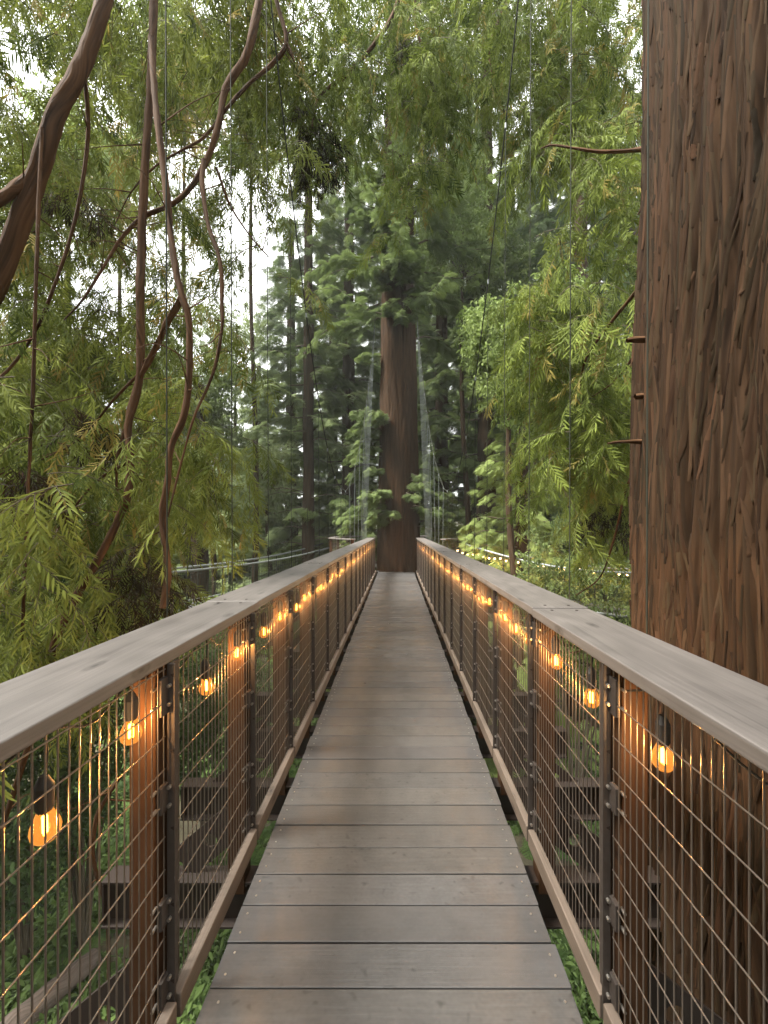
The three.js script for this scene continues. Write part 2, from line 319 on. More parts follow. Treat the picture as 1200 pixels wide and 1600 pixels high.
for (const { s, x: mx } of sides) {
  reseed(50 + s);
  const railIn = s < 0 ? -0.752 : 0.672, railOut = s < 0 ? -1.04 : 0.955;
  // handrail boards, joined above every third post
  const joints = [-2.0]; for (let k = 1; k < NP; k += 3) joints.push(depthOf(k) + (s > 0 ? -0.06 : 0.12)); joints.push(DECK_END + 0.05);
  for (let i = 0; i + 1 < joints.length; i++) {
    const a = joints[i], b = joints[i + 1], n = 26, wid = Math.abs(railOut - railIn), h = 0.042;
    const g = box(0, 0, 0, wid, h, b - a - 0.009, 0.006, rr(0, 9), rr(0, 9));
    const o = obj('handrail_board', g, M.rail, bridge);
    o.position.set((railIn + railOut) / 2 + rr(-0.004, 0.004), 1.171 + rr(-0.002, 0.002), -(a + b) / 2); o.rotation.z = rr(-0.008, 0.008); o.rotation.y = rr(-0.001, 0.001);
    const sc = [];
    for (const e of [a + 0.05, b - 0.05]) for (const q of [-0.06, 0.06]) sc.push(new THREE.CylinderGeometry(0.0075, 0.0075, 0.003, 8).translate(q, h / 2 + 0.0005, -(e - (a + b) / 2)));
    if (i < 3) obj('screw', merge(sc), M.beam, o, true);
  }
  for (let k = -3; k < NP; k++) {
    const d = depthOf(k), z = -d;
    if (d > DECK_END - 0.1) continue;
    const near = k < 6;
    const post = obj('timber_post', box(mx + s * 0.056, 0.44, z - 0.01, 0.085, 1.41, 0.089, 0.005, rr(0, 9), rr(0, 9)), M.post, bridge);
    const bar = obj('steel_post', merge([box(mx - s * 0.018, 0.565, z, 0.026, 1.168, 0.008, 0.002), box(mx - s * 0.0095, 0.565, z - 0.026, 0.008, 1.168, 0.043, 0.002)]), M.steel, bridge);
    // clamps with bolts between steel bar and timber post
    for (const y of [1.05, 0.72, 0.35, 0.1]) {
      const c = obj('clamp', box(mx - s * 0.002, y, z + 0.02, 0.016, y > 1 ? 0.12 : 0.085, 0.04, 0.002), M.steel, post);
      if (near) { const bl = []; for (const q of [-0.03, 0.03]) bl.push(new THREE.CylinderGeometry(0.0062, 0.0062, 0.012, 6).rotateX(Math.PI / 2).translate(mx - s * 0.016, y + q, z + 0.009), new THREE.CylinderGeometry(0.005, 0.005, 0.022, 8).rotateX(Math.PI / 2).translate(mx + s * 0.012, y + q, z + 0.044)); obj('bolt', merge(bl), M.bolt, c, true); }
    }
    // floor beam (an I-beam) with a knee brace to the post
    const reach = 1.5;
    if (s < 0) obj('floor_beam', merge([box(0, -0.212, z - 0.02, reach * 2, 0.012, 0.1, 0.002), box(0, -0.325, z - 0.02, reach * 2, 0.212, 0.012, 0.002), box(0, -0.437, z - 0.02, reach * 2, 0.012, 0.1, 0.002), box(-reach + 0.006, -0.325, z - 0.02, 0.012, 0.2, 0.09, 0.002), box(reach - 0.006, -0.325, z - 0.02, 0.012, 0.2, 0.09, 0.002)]), M.beam, bridge);
    const br = obj('knee_brace', boxUV(plateWithHoles(V(s * 1.44, -0.43, z - 0.03), V(mx + s * 0.085, 0.07, z - 0.03), 0.17, 0.01, 3)), M.beam, bridge);
    // wire mesh of this bay
    const z0 = z - 0.012, z1 = z - PITCH + 0.012, wr = 0.0022, list = [], nv = 23, seg = k < 5 ? 5 : 3;
    for (let i = 0; i <= nv; i++) { const zz = z0 + (z1 - z0) * i / nv; list.push(rod(V(mx + rr(-0.001, 0.001), 0.035, zz + rr(-0.001, 0.001)), V(mx + rr(-0.001, 0.001), 1.149, zz + rr(-0.001, 0.001)), wr, seg)); }
    for (let i = 0; i <= 10; i++) { const y = 0.05 + i * 0.1085; list.push(rod(V(mx - s * 0.0035, y + rr(-0.002, 0.002), z0), V(mx - s * 0.0035, y + rr(-0.002, 0.002), z1), wr * 1.05, seg)); }
    if (-z1 < DECK_END + 0.2) obj('wire_mesh_panel', merge(list), M.wire, bridge);
    // kerb board at the foot of the mesh
    const kx = s < 0 ? -0.732 : 0.688;
    const kb = obj('kerb_board', box(kx, 0.012 + rr(-0.004, 0.004), z - PITCH / 2, 0.036, 0.082, PITCH - 0.02, 0.005, rr(0, 9), rr(0, 9)), M.kerb, bridge);
  }
}
// main cables and hangers
const cableH = (d) => EYE + (d < 7.6 ? 0.75 + 0.2126 * (7.6 - d) ** 2 : d < 8 ? 0.75 : 0.75 + 0.25 * (d - 8) ** 2);
const cableL = (d) => (d < 9 ? 1.1 : 1.1 - 0.4 * ((d - 9) / 4.3) ** 1.2);
for (const s of [-1, 1]) {
  const pts = []; for (let i = 0; i <= 60; i++) { const d = -1.5 + (13.45 + 1.5) * i / 60; pts.push(V(s * cableL(d) + (s > 0 ? -0.04 : 0), cableH(d), -d)); }
  obj('main_cable', tube(pts, () => 0.007, 8), M.cable, bridge);
  for (let k = -2; k < NP; k++) {
    const d = depthOf(k) - (s < 0 ? 0.17 : 0.38); if (d > 13.1 || k === 0) continue;
    const n = d > 10.5 ? 2 : 1;
    for (let q = 0; q < n; q++) {
      const dd = d + q * PITCH / 2; if (dd > 13.1) continue;
      const top = V(s * cableL(dd) + (s > 0 ? -0.04 : 0), cableH(dd), -dd), bot = V(s * 1.075 + (s > 0 ? -0.04 : 0), -0.2, -dd + 0.0);
      const h = obj('hanger_cable', rod(bot, top, d > 8.5 ? 0.0045 : 0.0032, 6), d > 8.5 ? M.bright : M.cable, bridge);
      obj('cable_clip', new THREE.CylinderGeometry(0.011, 0.011, 0.05, 8).translate(top.x, top.y - 0.02, top.z), M.bright, h);
    }
  }
}

// ------------------------------------------------------------------ string lights along both rails
const bulbGlassGeo = new THREE.LatheGeometry([[0.0125, 0.045], [0.0135, 0.036], [0.019, 0.022], [0.0265, 0.004], [0.029, -0.01], [0.0265, -0.024], [0.018, -0.0345], [0.008, -0.0385], [0.0001, -0.039]].map(([x, y]) => new THREE.Vector2(x, y)), 14);
const socketGeo = merge([new THREE.CylinderGeometry(0.0185, 0.0175, 0.05, 14).translate(0, 0.066, 0), new THREE.CylinderGeometry(0.008, 0.018, 0.022, 14).translate(0, 0.102, 0), new THREE.CylinderGeometry(0.0145, 0.0145, 0.012, 12).translate(0, 0.038, 0)]);
const filamentGeo = merge([[-0.0042, 0.002], [0.0042, -0.002], [0.0, 0.005]].map(([x, z]) => new THREE.CapsuleGeometry(0.0032, 0.036, 2, 6).translate(x, -0.001, z)).concat([new THREE.CylinderGeometry(0.0012, 0.0012, 0.03, 5).translate(0, 0.03, 0)]));
const bulbLeft = [[0.862, 0.67], [1.14, 0.607], [1.59, 0.66], [1.895, 0.625], [2.28, 0.625], [2.59, 0.612], [3.02, 0.64], [3.28, 0.61]];
const bulbRight = [[1.06, 0.635], [1.45, 0.645], [1.77, 0.62], [2.12, 0.62], [2.36, 0.63], [2.6, 0.615], [3.05, 0.60], [3.28, 0.63]];
for (const { s } of sides) {
  reseed(70 + s);
  const L = s < 0 ? -0.789 : 0.735;
  const str = thing('string_light', s < 0 ? 'string of amber filament bulbs hanging under the left handrail of the footbridge' : 'string of amber filament bulbs hanging under the right handrail beside the big trunk', 'string lights', [L, 1.15, -0.9]);
  const list = (s < 0 ? bulbLeft : bulbRight).slice();
  list.unshift([0.42, 0.63]);
  for (let k = 4; k < NP - 1; k++) for (const q of [0.47, 0.12]) list.push([depthOf(k) - q + rr(-0.03, 0.01), rr(0.6, 0.65)]);
  const cord = [], O = V(L, 1.15, -0.9);
  list.forEach(([d, drop], i) => {
    const c = V(L, EYE - drop, -d).sub(O), top = c.y + 0.113;
    const b = new THREE.Group(); b.name = 'bulb'; b.position.copy(c); b.rotation.set(rr(-0.07, 0.07), rr(0, 6), rr(-0.07, 0.07)); str.add(b);
    obj('socket', socketGeo, M.cord, b);
    obj('filament', filamentGeo, M.filament, b);
    const gl = obj('glass', bulbGlassGeo, M.glass, b);
    const li = new THREE.PointLight(new THREE.Color(1, 0.42, 0.085), 0.052, 6, 2); li.position.copy(c); li.position.y -= 0.002; li.castShadow = true; li.shadow.radius = 0.2; str.add(li);
    cord.push(V(c.x, -0.012, c.z));
    if (i + 1 < list.length) { const e = list[i + 1][0]; cord.push(V(c.x + rr(-0.02, 0.02), -0.05 - rr(0, 0.05), -(d + e) / 2 - O.z)); }
    const up = obj('drop_cord', tube([V(c.x, -0.012, c.z), V(c.x + 0.004, (top - 0.012) / 2, c.z), V(c.x, top - 0.003, c.z)], () => 0.0032, 5), M.cord, str);
  });
  obj('cord', tube(smooth(cord, 220), () => 0.0034, 5), M.cord, str);
}

// ------------------------------------------------------------------ trunks
function ridged(x) { return 1 - Math.abs(x) * 2; }
function trunkRelief(a, y, R, s) {                                        // fibrous bark: outward displacement in metres
  const w = 0.085 * noise(a * R * 0.9 + s, y * 0.45, s) + 0.02 * noise(a * R * 4, y * 1.4, s + 3);
  const u = a * R + w;
  const groove = (n, k) => 1 - Math.exp(-Math.abs(n) * k);                // broad ridges between narrow furrows
  const w2 = u + 0.012 * noise(u * 9, y * 3, s + 6);
  return groove(noise(u * 3.4, y * 0.2, s), 7) * 0.04 + groove(noise(w2 * 9 + 7, y * 0.42, s + 9), 5) * 0.04 + groove(noise(w2 * 19 + 3, y * 0.42, s + 2), 4) * 0.022 + noise(u * 48, y * 1.1, s + 4) * 0.008;
}
function trunkGeo(R0, R1, y0, y1, cols, rows, s, frontAngle = null, frontShare = 0.75, frontSpan = 2.6, rowsAt = null, lean = () => [0, 0]) {
  const pos = [], uv = [], idx = [], angs = [];
  for (let j = 0; j < cols; j++) {
    const t = j / cols;
    if (frontAngle === null) angs.push(t * Math.PI * 2);
    else angs.push(t < frontShare ? frontAngle - frontSpan / 2 + frontSpan * t / frontShare : frontAngle + frontSpan / 2 + (Math.PI * 2 - frontSpan) * (t - frontShare) / (1 - frontShare));
  }
  for (let i = 0; i <= rows; i++) {
    const y = rowsAt ? rowsAt(i / rows) : y0 + (y1 - y0) * i / rows, q = (y - y0) / (y1 - y0);
    const flare = Math.exp(-(y - y0) / 1.3) * 0.45, R = (R0 + (R1 - R0) * q) * (1 + flare), [lx, lz] = lean(y);
    for (let j = 0; j <= cols; j++) {
      const a = angs[j % cols] + (j === cols ? Math.PI * 2 : 0), aa = angs[j % cols];
      // sampled on the unrolled circle so that the seam closes at the back
      const e = trunkRelief(aa, y, R, s) , r = R + e + 0.05 * R * noise(Math.cos(aa) * 1.3, Math.sin(aa) * 1.3, y * 0.15 + s);
      pos.push(Math.cos(aa) * r + lx, y, Math.sin(aa) * r + lz); uv.push(a * R0, y);
    }
  }
  for (let i = 0; i < rows; i++) for (let j = 0; j < cols; j++) { const a = i * (cols + 1) + j, b = a + cols + 1; idx.push(a, b, a + 1, b, b + 1, a + 1); }
  const g = new THREE.BufferGeometry();
  g.setAttribute('position', new THREE.Float32BufferAttribute(pos, 3)); g.setAttribute('uv', new THREE.Float32BufferAttribute(uv, 2)); g.setIndex(idx); g.computeVertexNormals();
  return g;
}
// strips of shredded bark lying on a trunk
function barkStrips(n, Rat, aMin, aMax, yMin, yMax, s, maxL) {
  const pos = [], col = [], uv = [], idx = [];
  for (let k = 0; k < n; k++) {
    const a0 = rr(aMin, aMax), y0 = rr(yMin, yMax), L = rr(0.08, maxL) * rr(0.5, 1), W = rr(0.0035, 0.011), tilt = (noise(a0 * 2.2, y0 * 0.9, 8) * 0.22 + rr(-0.05, 0.05)), bend = rr(-0.08, 0.08);
    const lift0 = rnd() < 0.12 ? rr(0.004, 0.02) : 0.001, lift1 = rnd() < 0.12 ? rr(0.004, 0.016) : 0.001, n2 = 7;
    const tone = rr(0.5, 1.6), red = rr(-0.012, 0.014), c = [(0.036 + red * 0.4) * tone, 0.0215 * tone, 0.0115 * tone];
    const base = pos.length / 3;
    for (let i = 0; i <= n2; i++) {
      const t = i / n2, y = y0 + L * t, w = W * (i === 0 || i === n2 ? 0.25 : 0.75 + 0.25 * Math.sin(i * 2.3 + k)), a = a0 + (tilt * t + bend * t * t) * L / 1.3;
      const R = Rat(y), lift = 0.004 + lift0 * Math.pow(1 - t, 4) + lift1 * Math.pow(t, 4);
      for (const e of [-1, 0, 1]) {
        const aa = a + e * w / R, r = R + trunkRelief(aa, y, R, s) + 0.05 * R * noise(Math.cos(aa) * 1.3, Math.sin(aa) * 1.3, y * 0.15 + s) + lift + (e === 0 ? 0.006 : -0.004);
        pos.push(Math.cos(aa) * r, y, Math.sin(aa) * r); col.push(...c); uv.push(aa * R, y);
      }
    }
    for (let i = 0; i < n2; i++) for (let j = 0; j < 2; j++) { const p = base + i * 3 + j, q = p + 3; idx.push(p, q, p + 1, q, q + 1, p + 1); }
  }
  const g = new THREE.BufferGeometry();
  g.setAttribute('position', new THREE.Float32BufferAttribute(pos, 3)); g.setAttribute('color', new THREE.Float32BufferAttribute(col, 3)); g.setAttribute('uv', new THREE.Float32BufferAttribute(uv, 2)); g.setIndex(idx); g.computeVertexNormals();
  return g;
}

// ------------------------------------------------------------------ foliage on twigs
// hangs drooping twigs with sprigs in a clump; c: centre, r: radius
function clump(bag, twigs, c, r, n, len, dark, light, size, away) {
  for (let i = 0; i < n; i++) {
    const u = V(rr(-1, 1), rr(-1, 1), rr(-1, 1)); if (u.lengthSq() > 1) { i--; continue; }
    const p = c.clone().add(V(u.x * r, u.y * r * 1.15, u.z * r));
    const az = rr(0, Math.PI * 2), dir = V(Math.cos(az), rr(-0.5, 0.25), Math.sin(az)).normalize(), L = len * rr(0.6, 1.25), pts = [], m = 5;
    for (let k = 0; k <= m; k++) { const t = k / m; pts.push(V(p.x + dir.x * L * (t - 0.15 * t * t), p.y + dir.y * L * t - 0.5 * L * t * t, p.z + dir.z * L * (t - 0.15 * t * t))); }
    if (pts.some((q) => away(q))) continue;
    twigs.push(tube(pts, (t) => 0.0042 * (1.15 - t) * (size > 1.2 ? 1.2 : 1), 3));
    const shade0 = rnd();
    const nS = Math.round(L / (0.052 * size));
    for (let k = 0; k < nS; k++) {
      const t = (k + 0.5) / nS, f = Math.min(m - 1e-4, t * m), q = pts[Math.floor(f)].clone().lerp(pts[Math.floor(f) + 1], f % 1), td = pts[Math.floor(f) + 1].clone().sub(pts[Math.floor(f)]).normalize();
      const side = V(td.z, 0, -td.x).normalize().multiplyScalar(k % 2 ? 1 : -1), d = td.clone().multiplyScalar(rr(0.4, 0.9)).addScaledVector(side, rr(0.2, 1)); d.y -= rr(0.0, 0.9);
      const tone = rnd() < 0.06 ? mix3(dark, [light[0] * 1.15, light[1] * 0.78, light[2]], 0.9) : mix3(dark, light, Math.min(1, Math.max(0, shade0 * 0.65 + rr(-0.1, 0.5))));
      bag.add(q, d, V(rr(-0.8, 0.8), 1, rr(-0.8, 0.8)), size * rr(0.6, 1.25), tone);
    }
  }
}
const overBridge = (q) => q.y < 4.2 && q.x > -1.2 && q.x < 1.16 && q.z > -14;
// bends: how far each branch wanders off its line
function bough(pts, r0, r1, n = 40, seg = 8) { return tube(smooth(pts, n), (t) => (r0 + (r1 - r0) * t) * (1 + 0.09 * Math.sin(t * n * 0.55 + r0 * 900) * Math.sin(t * n * 0.21)), seg, 0.16); }

// -- the leaning tree at the left edge
{
  reseed(2024);
  const tree = thing('broadleaf_tree', 'leaning tree at the left edge with sinuous brown branches and hanging narrow yellow green leaves', 'tree', [-6.2, groundY(-6.2, -2.6), -2.6]);
  const B = tree.position.clone(), loc = (x, y, d) => at(x, y, d).sub(B);
  const spurs = [];
  const br = (name, list, r0, r1, n = 44, seg = 9) => {
    const pts = list.map(([x, y, d]) => loc(x, y, d)), cv = new THREE.CatmullRomCurve3(pts, false, 'centripetal'), m = Math.round(cv.getLength() * 3.2);
    for (let i = 0; i < m; i++) {                                         // thin side twigs and short broken spurs
      const q = cv.getPoint(rr(0.08, 0.98)), a = rr(0, 6.28), L = rnd() < 0.4 ? rr(0.03, 0.07) : rr(0.2, 0.6), e = V(Math.cos(a) * L, rr(-0.7, 0.5) * L, Math.sin(a) * L * 0.7);
      if (q.x + B.x + e.x > -1.2 && q.y + B.y < 3) continue;
      spurs.push(tube(smooth([q, q.clone().addScaledVector(e, 0.5).add(V(0, rr(-0.03, 0.05) * L * 4, 0)), q.clone().add(e)], 7), (t) => (L < 0.1 ? 0.006 : 0.0045) * (1.2 - t), 5));
    }
    return obj(name, bough(pts, r0, r1, n, seg), M.branch, tree);
  };
  const trunk = obj('trunk', (() => { const q = (l, a, b, n, sg) => tube(smooth(l, n), (t) => a + (b - a) * t, sg, 0.07); return q([V(0, -0.3, 0), V(0.35, 2.6, 0.1), loc(-190, 880, 2.8), loc(-60, 560, 2.7), loc(0, 428, 2.7), loc(42, 318, 2.7), loc(66, 250, 2.7), loc(88, 178, 2.72), loc(130, 98, 2.8), loc(162, 5, 2.9), loc(205, -150, 3.2), loc(260, -420, 4.0)], 0.074, 0.042, 110, 18); })(), M.branch, tree);
  br('branch', [[66, 250, 2.7], [45, 280, 2.68], [0, 312, 2.6], [-60, 340, 2.5]], 0.042, 0.03);
  br('branch', [[215, -190, 3.55], [238, -60, 3.2], [240, 0, 3.1], [236, 130, 3.0], [226, 260, 2.9], [221, 400, 2.85], [219, 450, 2.8], [220, 512, 2.8], [217, 595, 2.8], [200, 667, 2.78], [204, 717, 2.75], [199, 775, 2.72], [179, 825, 2.7], [146, 887, 2.68], [110, 950, 2.65], [84, 1010, 2.6]], 0.03, 0.024, 90);
  br('branch', [[219, 600, 2.8], [196, 670, 2.85], [184, 715, 2.9], [182, 775, 2.95]], 0.016, 0.008);
  br('branch', [[236, 60, 3.0], [242, 150, 2.85], [250, 220, 2.75], [260, 300, 2.7], [270, 390, 2.65], [283, 458, 2.6], [294, 492, 2.6], [296, 575, 2.6], [287, 650, 2.58], [267, 700, 2.56], [262, 750, 2.55], [254, 804, 2.55], [260, 867, 2.53], [262, 900, 2.52], [254, 950, 2.5]], 0.022, 0.021, 90);
  br('branch', [[286, 462, 2.6], [277, 478, 2.62], [262, 502, 2.66], [250, 529, 2.7], [233, 562, 2.75], [218, 592, 2.8]], 0.022, 0.017);
  br('branch', [[430, -200, 3.9], [405, 0, 3.5], [384, 88, 3.4], [352, 140, 3.35], [343, 190, 3.3], [326, 242, 3.25], [300, 290, 3.2], [270, 318, 3.15], [222, 340, 3.1], [190, 372, 3.05], [160, 420, 3.0], [128, 470, 3.0], [100, 500, 3.05]], 0.036, 0.005, 80);
  br('branch', [[420, -80, 3.7], [432, 0, 3.65], [447, 70, 3.6], [425, 100, 3.58], [388, 132, 3.5], [352, 172, 3.4], [318, 215, 3.4], [282, 236, 3.4], [245, 258, 3.45], [205, 300, 3.5], [180, 350, 3.5]], 0.023, 0.004, 60);
  br('branch', [[447, 68, 3.6], [456, 85, 3.6], [460, 97, 3.6]], 0.02, 0.006);
  br('branch', [[318, 250, 3.2], [316, 285, 3.1], [325, 350, 2.95], [344, 410, 2.85], [347, 480, 2.8], [347, 510, 2.78], [333, 583, 2.75], [304, 650, 2.72], [287, 708, 2.7], [262, 808, 2.66]], 0.019, 0.006, 60, 7);
  br('branch', [[338, 262, 3.2], [362, 325, 3.25], [400, 380, 3.3], [428, 410, 3.35]], 0.012, 0.004, 30, 6);
  br('branch', [[66, 200, 2.6], [60, 330, 2.55], [56, 450, 2.5], [52, 600, 2.5], [46, 720, 2.5], [40, 860, 2.5], [34, 1010, 2.5]], 0.011, 0.009, 50, 6);
  br('branch', [[130, 98, 2.8], [138, 200, 2.92], [118, 340, 2.95], [80, 460, 2.9], [48, 530, 2.9], [0, 590, 2.85], [-40, 610, 2.8]], 0.014, 0.008, 24, 6);
  br('branch', [[226, 575, 2.9], [182, 620, 3.0], [120, 690, 3.2], [60, 720, 3.3]], 0.012, 0.005, 24, 6);
  br('branch', [[205, 720, 2.85], [160, 745, 2.95], [110, 800, 3.1], [75, 850, 3.2]], 0.012, 0.005, 24, 6);
  br('branch', [[187, 1215, 2.3], [152, 1275, 2.3], [146, 1340, 2.3], [166, 1425, 2.35], [170, 1600, 2.4]], 0.012, 0.009, 24, 6);
  br('branch', [[84, 1010, 2.6], [70, 1090, 2.56], [40, 1180, 2.5], [-30, 1400, 2.5]], 0.024, 0.012, 24, 6);
  obj('side_twig', merge(spurs), M.branch, tree, true);
  // foliage clumps: [x, y, depth, radius, twigs]
  const bag = new Leaves(sprigGeos, M.leaf), twigs = [];
  const dark = [0.06, 0.085, 0.016], light = [0.25, 0.285, 0.06];
  const away = (q) => overBridge(q) || (q.x > -1.25 && q.z > -3 && q.y < 3) || (q.z > -1.3) || (q.z > -1.9 && q.x > -1.9 );
  const C = [];
  for (let i = 0; i < 92; i++) { const y = rr(470, 1010), x = rr(-90, 255 - Math.max(0, (y - 860) * 0.9)), d = 3.55 + 2.6 * Math.pow(rnd(), 0.9); C.push([x, y, d, 0.2 + 0.05 * d, 7]); }
  for (let i = 0; i < 26; i++) C.push([rr(-60, 330), rr(-60, 470), rr(3.7, 6), 0.42, 5]);
  for (let i = 0; i < 20; i++) C.push([rr(-60, 180), rr(-60, 400), rr(3.4, 5.2), 0.42, 7]);
  for (let i = 0; i < 26; i++) C.push([rr(310, 465), rr(-80, 255), rr(4.4, 7), 0.42, 4]);
  for (let i = 0; i < 9; i++) C.push([rr(270, 400), rr(240, 470), rr(5, 7.5), 0.42, 3]);
  for (let i = 0; i < 24; i++) C.push([rr(60, 375), rr(240, 560), rr(5.2, 8), 0.5, 5]);
  for (const q of [[420, 30, 4.2, 0.5, 7], [380, 20, 4.4, 0.5, 7], [440, 110, 4.6, 0.35, 4], [330, 560, 3.3, 0.35, 8], [325, 640, 3.2, 0.35, 8], [300, 740, 3.1, 0.35, 8], [340, 480, 3.5, 0.3, 5], [405, 250, 4.4, 0.3, 3], [355, 690, 3.6, 0.35, 6], [30, 920, 2.5, 0.4, 10], [130, 960, 2.6, 0.35, 8], [60, 760, 2.4, 0.4, 8], [240, 700, 3.6, 0.3, 6], [100, 540, 2.9, 0.4, 5], [20, 640, 2.6, 0.4, 6]]) C.push(q);
  for (let i = 0; i < 9; i++) C.push([rr(-60, 200), rr(1000, 1250), rr(4.5, 7.5), 0.45, 5]);
  for (const [x, y, d, r, n] of C) {
    const k = Math.min(1, Math.max(0, 1 - (y - 100) / 1500));
    clump(bag, twigs, loc(x, y, d), r, n, 0.68, dark, light, d > 4 ? 1.35 : 1.1, (q) => away(q.clone().add(B)));
  }
  obj('twig', merge(twigs), M.twig, tree, true);
  // the largest sprays as parts with single leaves, the rest as one
  const cand = [];
  bag.m.forEach((list, k) => list.forEach((m, i) => { const p = V().setFromMatrixPosition(m).add(B), q = p.clone().sub(V(0, EYE, 0)), d = -q.z; const x = PX + q.x / d * F, y = PY - q.y / d * F; if (d > 0.5 && x > 0 && x < 1200 && y > 0 && y < 1000) cand.push([p.distanceTo(camera.position), k, i]); }));
  cand.sort((a, b) => a[0] - b[0]);
  const taken = cand.slice(0, 17), drop = bag.geos.map(() => new Set());
  const leafMats = [0, 1, 2, 3].map((q) => { const m = M.leaf.clone(); m.color = mix3(dark, light, 0.35 + q * 0.18); return m; });
  for (const [, k, i] of taken) {
    const sp = new THREE.Group(); sp.name = 'leaf_spray'; bag.m[k][i].decompose(sp.position, sp.quaternion, sp.scale); tree.add(sp);
    obj('stem', SPRIG[k].stem, M.twig, sp);
    SPRIG[k].leaves.forEach((g) => obj('leaf', g, leafMats[Math.floor(rnd() * 4)], sp));
    drop[k].add(i);
  }
  bag.m = bag.m.map((l, k) => l.filter((_, i) => !drop[k].has(i))); bag.c = bag.c.map((l, k) => l.filter((_, i) => !drop[k].has(i)));
  bag.build('foliage', tree);
  // hanging tangles of dead leaves
  const dead = new Leaves(sprigGeos, M.leaf), dt = [];
  for (const [x, y, d, r, n] of [[222, 880, 2.9, 0.16, 9], [235, 930, 2.85, 0.14, 8], [20, 730, 2.7, 0.1, 5], [120, 640, 3.0, 0.12, 5], [125, 320, 3.4, 0.14, 5]]) clump(dead, dt, loc(x, y, d), r, n, 0.28, [0.018, 0.015, 0.007], [0.05, 0.036, 0.018], 0.9, (q) => away(q.clone().add(B)));
  dead.build('dead_leaf_cluster', tree);
}

